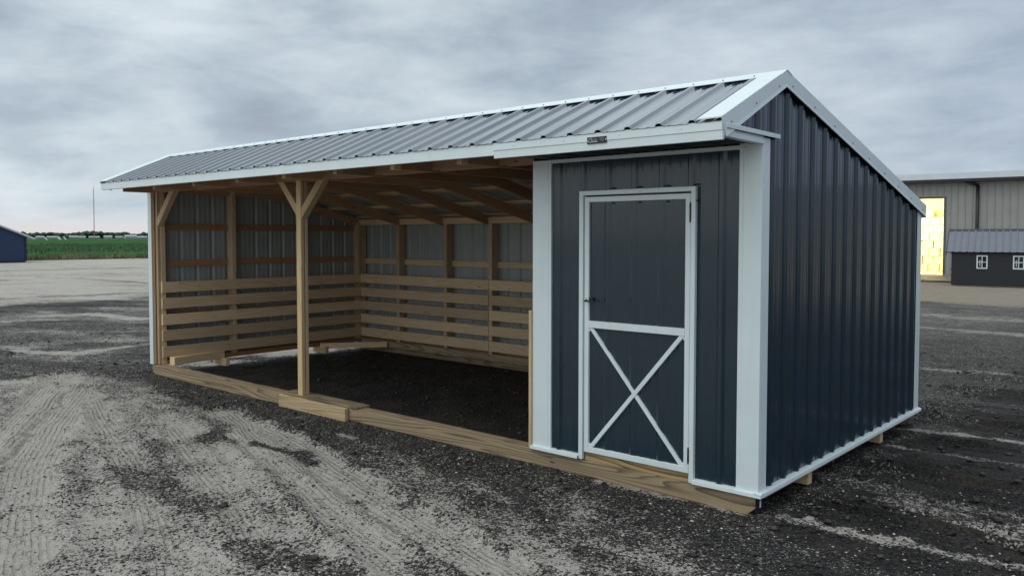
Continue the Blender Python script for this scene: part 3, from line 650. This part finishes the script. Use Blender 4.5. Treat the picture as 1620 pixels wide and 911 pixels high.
# back wall
for x in (-8.455, -7.49, -6.435, -5.53, -4.62, -3.70, -2.80, -2.0):
    bd('stud', (x, D - .115, -.02), (x, D - .115, 1.905), .062, .125, 'wood', wdir=(1, 0, 0))
bd('top_plate', (-L + .04, D - .165, 1.925), (-1.92, D - .165, 1.925), .088, .038, 'wood')
bd('top_plate', (-L + .04, D - .07, 1.955), (-1.92, D - .07, 1.955), .038, .09, 'wood')
for z_ in (1.300, .610, .05): bd('girt', (-L + .04, D - .045, z_), (-1.92, D - .045, z_), .085, .034, 'girt' if z_ != 1.3 else 'wood')
KB = (.163, .378, .593, .808, 1.022)
for i, z_ in enumerate(KB):
    for xa, xb in ((-8.38, -5.54), (-5.53, -1.94)):
        bd('kickboard', (xa, D - .195 + random.uniform(-.002, .002), z_ + random.uniform(-.004, .004)), (xb, D - .195, z_ + random.uniform(-.004, .004)), .142, .034, 'wood')
bd('rim_board', (-L + .05, D - .165, -.0), (-1.92, D - .165, -.0), .10, .034, 'treated')
# left wall
for y in (.118, 1.15, 2.32, 3.38):
    top = min(roofz(y) - .12, 2.6); bd('stud', (-L + .105, y, -.01), (-L + .105, y, top), .062, .125, 'wood', wdir=(0, 1, 0))
for z_ in (1.825, 1.335, .635, .04): bd('girt', (-L + .045, .09, z_), (-L + .045, D - .06, z_), .085, .034, 'girt')
for i, z_ in enumerate(KB):
    bd('kickboard', (-L + .19, .075, z_ + random.uniform(-.004, .004)), (-L + .19, 3.385, z_ + random.uniform(-.004, .004)), .142, .034, 'wood')
bd('rim_board', (-L + .16, .15, .022), (-L + .16, D - .1, .022), .060, .034, 'girt')
# partition side of the bay
for y in (.6, 1.6, 2.6): bd('stud', (-1.935, y, 0), (-1.935, y, roofz(y) - .15), .04, .06, 'wood', wdir=(0, 1, 0))
for z_ in KB: bd('kickboard', (-1.985, .06, z_), (-1.985, D - .23, z_), .142, .034, 'wood')
# ground-level blocking
bd('corner_block', (-8.26, .15, .045), (-8.40, .95, .045), .105, .100, 'wood')
bd('corner_block', (-8.33, 2.55, .005), (-7.70, 3.36, .005), .085, .036, 'wood')
for y in (.93, 2.60):
    bd('skid_block', (-L + .0, y, -.055), (-L + .34, y, -.055), .10, .060, 'fresh')
for y in (.885, 2.51):
    bd('skid_block', (-.30, y, -.062), (-.004, y, -.062), .105, .075, 'fresh')
bd('rim_board', (-.04, .15, -.024), (-.04, D - .15, -.024), .046, .036, 'fresh')
bd('rim_board', (-1.93, .15, -.06), (-1.93, D - .15, -.06), .13, .036, 'treated')
# tack room floor so the room is closed from below
mb = MB(); mb.box((-1.90, .15, -.02), (-.06, D - .15, .0)); mb.build('floor_deck', M['truss'], shed)
# trusses
def truss(x, nm='roof_truss'):
    mb = MB()
    # local X of this mesh is world Y, local Y is world Z: the grain follows the timbers
    def pr(pts, t): mb.prism([(p[0], p[1]) for p in pts], 2, -t, t)
    pr([(-.36, 2.268), (1.66, 2.268), (1.98, roofz(1.98) - .165), (1.55, 2.366), (-.36, 2.364)], .020)
    def seg(ya, yb, up, dn, t): pr([(ya, roofz(ya) + dn), (yb, roofz(yb) + dn), (yb, roofz(yb) + up), (ya, roofz(ya) + up)], t)
    seg(EY + .065, RY - .005, -.048, -.125, .0185); seg(RY + .002, D - .10, -.048, -.168 if x < 9 else 0, .0175)
    pr([(.20, 2.358), (.42, 2.358), (.42, 2.62), (.20, 2.62)], .0230)
    o = mb.build(nm, M['truss'], shed, .002)
    o.matrix_local = Matrix(((0, 0, 1, x), (1, 0, 0, 0), (0, 1, 0, 0), (0, 0, 0, 1)))
    if x > -8.4: board('rafter_tail', (x, -.44, 2.312), (x, -.365, 2.312), .104, .056, M['fresh'], shed)  # light on the chord ends given by timber paler than the truss
    return o
for x in (-8.46, -7.45, -6.50, -5.58, -4.72, -3.90, -3.10, -2.30): truss(x)
for y in (-.42, -.12, .22): bd('purlin', (-L + .02, y, roofz(y) - .026), (-.03, y, roofz(y) - .026), .085, .034, 'wood', wdir=(0, 1, .444))
for y in (.44, 1.05, 1.66, 2.27, 2.88, 3.42): bd('purlin', (-L + .02, y, roofz(y) - .026), (-.03, y, roofz(y) - .026), .085, .034, 'fresh', wdir=(0, 1, -.239))

# maker's plate on the fascia
mb = MB(); mb.box((-.952, EY - .0105, 2.322), (-.795, EY - .0082, 2.366)); plate = mb.build('name_plate', M['black'], shed, .0008)
plate.location = (0, 0, -.019)
def text(body, size, loc, mat, parent, name='lettering', ital=0.0):
    cu = bpy.data.curves.new(name, 'FONT'); cu.body = body; cu.size = size; cu.extrude = .0006; cu.shear = ital
    tmp = bpy.data.objects.new(name, cu); COL.objects.link(tmp); bpy.context.view_layer.update()
    me = bpy.data.meshes.new_from_object(tmp); bpy.data.objects.remove(tmp)
    o = bpy.data.objects.new(name, me); me.materials.clear(); me.materials.append(mat); link(o, parent)
    o.location = loc; o.rotation_euler = (R(90), 0, 0); return o
M['silver'] = paint('silver_print', (.45, .47, .48), .4)
text('C', .040, (-.944, EY - .0112, 2.331), M['silver'], plate, ital=.25)
text('GALTZ'[1:], .020, (-.921, EY - .0112, 2.339), M['silver'], plate, ital=.2)
mb = MB(); mb.prism([(-.938, 2.3305), (-.868, 2.3325), (-.864, 2.3375), (-.932, 2.3345)], 1, EY - .0118, EY - .0106); mb.build('underline', M['silver'], plate)
mb = MB(); mb.prism([(-.852, 2.360), (-.812, 2.360), (-.813, 2.343), (-.831, 2.330), (-.850, 2.343)], 1, EY - .0114, EY - .0105); mb.build('shield_emblem', paint('shield_grey', (.07, .085, .095), .4), plate)
mb = MB(); mb.cyl((-.801, EY - .010, 2.346), (-.801, EY - .0125, 2.346), .0042, n=8); mb.build('rivet', M['white'], plate)
mb = MB(); mb.cyl((-.948, EY - .010, 2.340), (-.948, EY - .0125, 2.340), .0036, n=8); mb.build('rivet', M['white'], plate)

# ------------------------------------------------------------------ background right: warehouse
M['wh'] = paint('warehouse_siding', (0.30, 0.29, 0.275), .55, .04, .1)
M['whw'] = paint('warehouse_white', (0.62, 0.66, 0.70), .5, .03)
M['glow_in'] = paint('warehouse_inside', (0.75, 0.68, 0.42), .8, .03)
wh = empty('warehouse', (-9.7, 37.6, 0), R(4.5)); tag(wh, 'large beige metal warehouse with a lit doorway behind the small dark shed', 'warehouse')
WZ = 4.28
DX0, DX1, DZ = -3.4, 1.62, 3.52
WM = [M['wh'], M['backing']]
def wp(u0, u1, v0, v1): return panel('siding', (0, 0, 0), (1, 0, 0), (0, 0, 1), (0, -1, 0), u0, u1, v0, v1, .1, WM, wh, pitch=.30, rib=.03)
wp(-16, DX0, G, WZ); wp(DX1, 34, G, WZ); wp(DX0, DX1, DZ, WZ)
mb = MB(); mb.box((-16, .02, G), (-15.9, 24, WZ)); mb.box((33.9, .02, G), (34, 24, WZ)); mb.box((-16, 24, G), (34, 24.1, WZ)); mb.build('wall', M['wh'], wh)
mb = MB(); mb.prism([(-.35, WZ + .12), (12, WZ + 1.0), (24.4, WZ + .12), (24.4, WZ + .2), (12, WZ + 1.12), (-.35, WZ + .22)], 0, -16.3, 34.3); mb.build('roof', M['whw'], wh)
mb = MB(); mb.box((-16.3, -.42, WZ + .12), (34.3, -.34, WZ + .40)); mb.build('fascia', M['whw'], wh)
mb = MB(); mb.box((-16.3, -.46, WZ - .02), (34.3, -.02, WZ + .118)); mb.build('gutter', M['black'], wh)
mb = MB(); mb.cyl((2.55, -.3, WZ - .02), (3.02, -.12, WZ - .18), .07, n=8); mb.cyl((3.02, -.12, WZ - .18), (3.02, -.12, G), .07, n=8); mb.build('downspout', M['black'], wh, 0, True)
mb = MB(); mb.box((DX0 - .09, -.05, G), (DX0, .1, DZ + .09)); mb.box((DX1, -.05, G), (DX1 + .09, .1, DZ + .09)); mb.box((DX0, -.05, DZ), (DX1, .1, DZ + .09)); mb.build('door_frame', paint('door_frame_grey', (.10, .095, .09), .5), wh)
mb = MB(); mb.box((DX0 - 1, 5.0, G), (DX1 + 1, 5.1, DZ + .6)); mb.box((DX0 - 1, .1, G), (DX0 - .9, 7.9, DZ + .6)); mb.box((DX1 + .9, .1, G), (DX1 + 1, 7.9, DZ + .6)); mb.box((DX0 - 1, .1, DZ + .5), (DX1 + 1, 8, DZ + .6)); mb.build('inner_room', M['glow_in'], wh)
mb = MB(); mb.box((DX0 - 1, .12, G + .01), (DX1 + 1, 8, G + .03)); mb.build('inner_floor', M['glow_in'], wh)
la = bpy.data.lights.new('ceiling_lamp', 'AREA'); la.energy = 520; la.size = 2.2; la.color = (1.0, .91, .62)
lo = bpy.data.objects.new('ceiling_lamp', la); link(lo, wh); lo.location = (-.2, 1.3, DZ - .1); lo.rotation_euler = (R(52), 0, 0)
# bales inside the doorway
def bale_mat():
    m, nt, b = new_mat('bale_straw'); c = coord(nt); oi = nt.nodes.new('ShaderNodeObjectInfo')
    v = vmap(nt, c, (6, 6, 60)); cc = ramp(nt, noise(nt, v, 1.5, 4, .6), [(.3, (.62, .53, .28)), (.7, (.80, .72, .46))])
    nt.links.new(cc, b.inputs['Base Color']); b.inputs['Roughness'].default_value = .9; return m
BM_ = bale_mat()
mb = MB(); mb.box((-.24, -.24, 0), (.24, .24, .40)); b0 = mb.build('straw_bale', BM_, None, .03)
mb = MB(); mb.box((-.2435, -.13, .002), (.2435, -.118, .402)); mb.box((-.2435, .118, .002), (.2435, .13, .402)); tw = mb.build('twine', M['white'], b0)
first = True
ca, sa = math.cos(R(4.5)), math.sin(R(4.5))
for r_ in range(8):
    for c_ in range(7):
        if r_ == 7 and c_ in (0, 3, 5, 6): continue
        lx = -2.0 + c_ * .515 + (.2 if r_ % 2 else 0) + random.uniform(-.02, .02); ly = 4.2 + random.uniform(-.06, .06)
        if first: o = b0; first = False
        else:
            o = b0.copy(); COL.objects.link(o); t2 = tw.copy(); COL.objects.link(t2); t2.parent = o
        o.location = (-9.7 + lx * ca - ly * sa, 37.6 + lx * sa + ly * ca, G + .03 + r_ * .405); o.rotation_euler = (0, 0, R(4.5 + random.uniform(-3, 3)))
        tag(o, 'pale yellow block in the stack inside the lit warehouse doorway', 'bale', 'stacked blocks inside the lit doorway')
mb = MB(); mb.box((-.9, -.03, 0), (.9, .03, .95)); o = mb.build('yellow_barrier', paint('yellow_paint', (.62, .47, .10), .5), None, .01); o.location = (-8.05, 36.95, G); o.rotation_euler = (0, 0, R(82)); bpy.data.objects.remove(o)

# dark paved apron before the doorway
def asphalt():
    m, nt, b = new_mat('apron_asphalt'); c = coord(nt)
    nt.links.new(ramp(nt, noise(nt, c, 1.5, 5, .6), [(.3, (.06, .058, .055)), (.7, (.12, .115, .105))]), b.inputs['Base Color']); b.inputs['Roughness'].default_value = .55
    return m
mb = MB(); mb.box((DX0 - 2, -6.2, G + .02), (DX1 + 2.5, -.05, G + .06)); o = mb.build('apron', asphalt()); o.location = (-9.7, 37.6, 0); o.rotation_euler = (0, 0, R(4.5)); tag(o, kind='structure')
# small dark shed in front of the warehouse
M['dshed'] = paint('dark_shed_siding', (0.013, 0.014, 0.019), .5, .05)
M['droof'] = paint('dark_shed_roof', (0.115, 0.12, 0.15), .38, .04)
M['glass'] = paint('window_glass', (0.02, 0.022, 0.026), .08)
ang = R(10)
sm = empty('garden_shed', (-5.73, 29.26, G), ang); tag(sm, 'small near-black shed with grey metal roof and white windows before the warehouse', 'shed')
SL, SD, SE, SR = 5.6, 2.6, 1.30, 2.10
mb = MB(); mb.box((0, 0, .05), (SL, SD, SE)); mb.prism([(0, SE), (SD, SE), (SD / 2, SR - .04)], 0, 0.002, SL - .002); mb.build('wall', M['dshed'], sm)
for s in (0, 1):
    ya, yb = (-.14, SD / 2) if s == 0 else (SD + .14, SD / 2)
    v = Vector((0, yb - ya, SR - (SE - .04))); Lr = v.length; v.normalize(); n = Vector((0, -v.z, v.y)) if s == 0 else Vector((0, v.z, -v.y))
    panel('roof', (0, ya, SE - .02), (1, 0, 0), tuple(v), tuple(n), -.16, SL + .16, 0, Lr, .05, [M['droof'], M['black']], sm, gapd=.03)
mb = MB(); mb.prism([(SD / 2 - .12, SR - .04), (SD / 2, SR + .05), (SD / 2 + .12, SR - .04)], 0, -.18, SL + .18); mb.build('ridge_cap', M['black'], sm)
mb = MB()
for x_ in (-.19, SL + .165): mb.prism([(-.16, SE - .14), (SD / 2, SR - .1), (SD + .16, SE - .14), (SD + .16, SE - .02), (SD / 2, SR + .03), (-.16, SE - .02)], 0, x_, x_ + .028)
mb.build('rake_board', M['black'], sm)
mb = MB(); mb.box((-.02, .1, .0), (SL + .02, .3, .05)); mb.box((-.02, SD - .3, 0), (SL + .02, SD - .1, .05)); mb.build('skid', M['truss'], sm)
def small_window(x, z0, w, h):
    mb = MB(); t = .045
    mb.box((x, -.035, z0), (x + t, -.001, z0 + h)); mb.box((x + w - t, -.035, z0), (x + w, -.001, z0 + h)); mb.box((x + t, -.035, z0), (x + w - t, -.001, z0 + t)); mb.box((x + t, -.035, z0 + h - t), (x + w - t, -.001, z0 + h))
    mb.box((x + w / 2 - .014, -.03, z0 + t), (x + w / 2 + .014, -.004, z0 + h - t)); mb.box((x + t, -.029, z0 + h / 2 - .014), (x + w - t, -.0045, z0 + h / 2 + .014))
    wn = mb.build('window', M['whw'], sm)
    mb = MB(); mb.box((x + t, -.008, z0 + t), (x + w - t, -.0015, z0 + h - t)); mb.build('pane', M['glass'], wn)
    mb = MB(); mb.box((x + .09, -.012, z0 + .09), (x + .13, -.009, z0 + h - .16)); mb.build('curtain', M['backing'], wn)
small_window(.82, .66, .36, .50); small_window(1.98, .66, .36, .50); small_window(3.15, .66, .36, .50)
mb = MB(); mb.box((-.035, .5, .08), (-.001, SD - .5, SE - .02)); dd = mb.build('door', paint('brown_door', (.06, .05, .042), .5), sm, .004)
mb = MB(); mb.cyl((-.036, .62, .62), (-.07, .62, .62), .02); mb.build('handle', M['black'], dd)

# blue shed far left
M['blue'] = paint('blue_siding', (0.014, 0.036, 0.092), .5, .04)
bl = empty('blue_shed', (-62.65, 16.3, G), math.atan2(14.53 - 16.25, -62.36 + 62.61)); tag(bl, 'navy blue gabled shed with white eave at the left edge of the yard', 'shed')
# local +x runs along the gable wall (out of frame to the left), the depth (-... away from the yard) is local -y
BW, BE, BR = 7.0, 1.90, 3.25
mb = MB(); mb.box((0, -8, .1), (BW, 0, BE)); mb.prism([(0, BE), (BW, BE), (BW / 2, BR)], 1, -7.998, -.002); mb.build('wall', M['blue'], bl)
mb = MB(); mb.prism([(-.5, BE - .27 + .0), (BW / 2, BR - .02), (BW + .5, BE - .27), (BW + .5, BE - .17), (BW / 2, BR + .08), (-.5, BE - .17)], 1, -8.3, .30); mb.build('roof', [M['whw']], bl)
mb = MB(); mb.box((.05, -7.9, 0), (BW - .05, -.05, .1)); mb.build('base', M['black'], bl)
mb = MB(); mb.box((-.03, -.03, .08), (.10, .03, BE - .1)); mb.build('corner_trim', paint('dark_blue_trim', (.008, .013, .03), .5), bl)

# ------------------------------------------------------------------ crop field, tree line, far buildings, mast
def green_mat(name, a, b_, c_, sc):
    m, nt, b = new_mat(name); c = coord(nt)
    n1 = noise(nt, vmap(nt, c, (1, 1, 2)), sc, 5, .6); cc = ramp(nt, n1, [(.3, a), (.5, b_), (.7, c_)])
    nt.links.new(cc, b.inputs['Base Color']); b.inputs['Roughness'].default_value = .85; b.inputs['Specular IOR Level'].default_value = .2; return m
M['crop'] = green_mat('crop_green', (.030, .078, .028), (.045, .105, .038), (.066, .135, .052), .35)
M['crop'].node_tree.nodes['Principled BSDF'].inputs['Specular IOR Level'].default_value = 0.0
M['cropt'] = green_mat('crop_leaves', (.060, .115, .050), (.090, .155, .072), (.13, .20, .10), .35)
M['weed'] = green_mat('verge_weeds', (.10, .12, .05), (.18, .19, .09), (.30, .27, .17), .9)
# field as a low canopy sheet whose edge runs away from the camera's left
def sheet(name, x0, x1, y0, y1, z0, amp, nx, ny, mat, label, cat, gro=1.0):
    tx = (np.linspace(0, 1, nx) ** gro); xs = x0 + (x1 - x0) * tx; ys = np.linspace(y0, y1, ny)
    XX, YY = np.meshgrid(xs, ys); ZZ = z0 + (fbm(XX * .8, YY * .8, 4, 61) - .5) * amp; ZZ[:, 0] = G - .05
    XX[:, 0] += .4; XX = XX + (fbm(YY * .6, YY * 0 + 3, 3, 8) - .5) * 3 * (tx[None, :] < .02)
    v = np.stack([XX.ravel(), YY.ravel(), ZZ.ravel()], 1); f = []
    for j in range(ny - 1):
        for i in range(nx - 1): a = j * nx + i; f.append((a, a + nx, a + nx + 1, a + 1))
    o = mesh_obj(name, v, f, mat, None, None, True); tag(o, label, cat, kind='stuff'); return o
sheet('crop_field', -69, -900, -260, 700, G + .42, .30, 90, 300, M['crop'], 'broad green crop field beyond the pale yard', 'field', 2.6)
def tufts(name, n, xr, yr, hr, mat, label, cat, base=G):
    xs = RNG.uniform(*xr, n); ys = RNG.uniform(*yr, n); h = RNG.uniform(*hr, n) * (.6 + .8 * fbm(xs * .7, ys * .7, 3, 71)); P = []; F = []
    w = h * .16; t = RNG.uniform(0, 3.14, n); k = 0
    for i in range(n):
        for q in range(3):
            a = t[i] + q * 1.05; dx, dy = math.cos(a) * w[i], math.sin(a) * w[i]; lx, ly = RNG.uniform(-.35, .35, 2) * h[i]
            P += [(xs[i] - dx, ys[i] - dy, base), (xs[i] + dx, ys[i] + dy, base), (xs[i] + lx, ys[i] + ly, base + h[i])]; F.append((k, k + 1, k + 2)); k += 3
    o = mesh_obj(name, P, F, mat); tag(o, label, cat, kind='stuff')
tufts('verge_weeds', 5000, (-69.6, -66.9), (0, 60), (.15, .5), M['weed'], 'ragged yellow-green weeds along the edge of the crop field', 'weeds')
tufts('crop_plants', 14000, (-150, -69), (5, 90), (.45, .8), M['cropt'], 'leafy crop plants standing in the green field', 'crop')

# distant tree line
def tree_line():
    m, nt, b = new_mat('far_foliage'); c = coord(nt)
    cc = ramp(nt, noise(nt, c, .16, 4, .6), [(.3, (.028, .050, .040)), (.7, (.060, .090, .062))]); nt.links.new(cc, b.inputs['Base Color']); b.inputs['Roughness'].default_value = .95; b.inputs['Specular IOR Level'].default_value = .1
    P = []; F = []
    for i in range(5200):
        a = R(88 + RNG.uniform(-40, 40)) ; 
        d = RNG.uniform(880, 960); az = R(RNG.uniform(20, 115)); cx_, cy_ = CP.x - math.sin(az) * d, CP.y + math.cos(az) * d
        if RNG.random() > .35 + .65 * float(fbm(np.array([az * 40.]), np.array([2.]), 3, 4)[0]) * 1.4: continue
        hh = (3.5 + 6.5 * float(fbm(np.array([az * 55.]), np.array([7.]), 4, 5)[0])); r0 = RNG.uniform(1.5, 4)
        zc = G + RNG.uniform(.8, max(1.2, hh - r0 * .6)); n = len(P)
        for v in ((1, 0, 0), (0, 1, 0), (-1, 0, 0), (0, -1, 0), (0, 0, 1), (0, 0, -1), (.7, .7, .5), (-.7, .7, .4), (-.7, -.7, .5), (.7, -.7, .4)):
            j = RNG.uniform(.65, 1.3); P.append((cx_ + v[0] * r0 * j, cy_ + v[1] * r0 * j, zc + v[2] * r0 * .7 * j))
        for f in ((0, 6, 4), (6, 1, 4), (1, 7, 4), (7, 2, 4), (2, 8, 4), (8, 3, 4), (3, 9, 4), (9, 0, 4), (0, 1, 6), (1, 2, 7), (2, 3, 8), (3, 0, 9), (1, 0, 5), (2, 1, 5), (3, 2, 5), (0, 3, 5)): F.append(tuple(n + q for q in f))
    o = mesh_obj('tree_line', P, F, m); tag(o, 'low dark tree line along the horizon beyond the green field', 'trees', kind='stuff')
tree_line()
def imgpt(u, d, zz):
    """spot at horizontal range d seen in column u"""
    v = CF + CR * ((u - 810) / 1302.4); v = Vector((v.x, v.y, 0)).normalized(); return Vector((CP.x + v.x * d, CP.y + v.y * d, zz))
farw = paint('far_pale_metal', (.34, .36, .39), .5)
protos = None
for i, (u, d, w, h, dark) in enumerate([(64, 700, 5, 2.2, 0), (84, 760, 7, 2.2, 0), (118, 720, 6, 2.4, 1), (128, 790, 8, 2.2, 0), (150, 800, 8, 2.2, 1), (172, 760, 6, 2.6, 0), (190, 820, 6, 2.2, 1), (203, 690, 4, 3, 0), (212, 690, 4, 3, 0), (226, 740, 7, 2.2, 0)]):
    p = imgpt(u, d, G); e = empty('far_building', p, math.atan2(CP.y - p.y, CP.x - p.x) + R(90) + R(RNG.uniform(-12, 12)))
    mt = farw if not dark else M['wh']
    mb = MB(); mb.box((-w / 2, -3, 0), (w / 2, 3, h * .7)); mb.prism([(-3, h * .7), (3, h * .7), (0, h)], 0, -w / 2, w / 2); mb.build('wall', mt, e)
    mb = MB(); mb.prism([(-3.3, h * .66), (0, h), (3.3, h * .66), (3.3, h * .72), (0, h * 1.07), (-3.3, h * .72)], 0, -w / 2 - .3, w / 2 + .3); mb.build('roof', farw, e)
    tag(e, 'tiny pale building far off before the horizon tree line', 'building', 'far buildings along the horizon')
for i, (u, d, w, hh_) in enumerate([(73, 300, .45, 1.75), (94, 300, .85, 1.95), (103, 300, .50, 1.9)]):
    p = imgpt(u, d, G); e = empty('white_marker', p, math.atan2(CP.y - p.y, CP.x - p.x) + R(90))
    mb = MB(); mb.prism([(-w / 2 - .25, hh_), (w / 2 - .25, hh_), (w / 2 + .45, hh_ - 1.0), (-w / 2 + .45, hh_ - 1.0)], 1, -.04, .04); mb.build('board', paint('marker_white', (.85, .85, .85), .5), e)
    mb = MB(); mb.cyl((0, .06, 0), (0, .06, hh_ - .4), .05); mb.build('post', M['screw'], e)
    tag(e, ('leftmost', 'widest, middle', 'rightmost')[i] + ' of three slanted white boards beyond the green field', 'board', 'slanted white boards in the field')
# radio mast
p = imgpt(150.5, 580, G); mast = empty('radio_mast', p); tag(mast, 'tall thin radio mast with red lights on the left horizon', 'mast')
mm = paint('mast_steel', (.40, .19, .19), .5)
mb = MB(); H_ = 31.6
for k in range(3): a = k * 2.094; mb.cyl((.30 * math.cos(a), .30 * math.sin(a), 0), (.24 * math.cos(a), .24 * math.sin(a), H_), .07, n=5)
for i in range(32):
    z0 = i * H_ / 32
    for k in range(3):
        a = k * 2.094; a2 = a + 2.094; mb.cyl((.28 * math.cos(a), .28 * math.sin(a), z0), (.28 * math.cos(a2), .28 * math.sin(a2), z0 + H_ / 32), .035, n=4)
mb.build('lattice', mm, mast)
mb = MB(); mb.cyl((0, 0, H_), (0, 0, H_ + 2.2), .10, n=6); mb.build('antenna', mm, mast)
m, nt, b = new_mat('red_lamp'); b.inputs['Base Color'].default_value = (.6, .2, .2, 1); b.inputs['Emission Color'].default_value = (1, .42, .42, 1); b.inputs['Emission Strength'].default_value = .8
for z_, r_ in ((H_ + .9, .75), (14.8, .38)):
    mb = MB(); mb.cyl((0, 0, z_ - r_ * .6), (0, 0, z_ + r_ * .6), r_ * .8, r_ * .6, n=10); mb.build('beacon', m, mast)
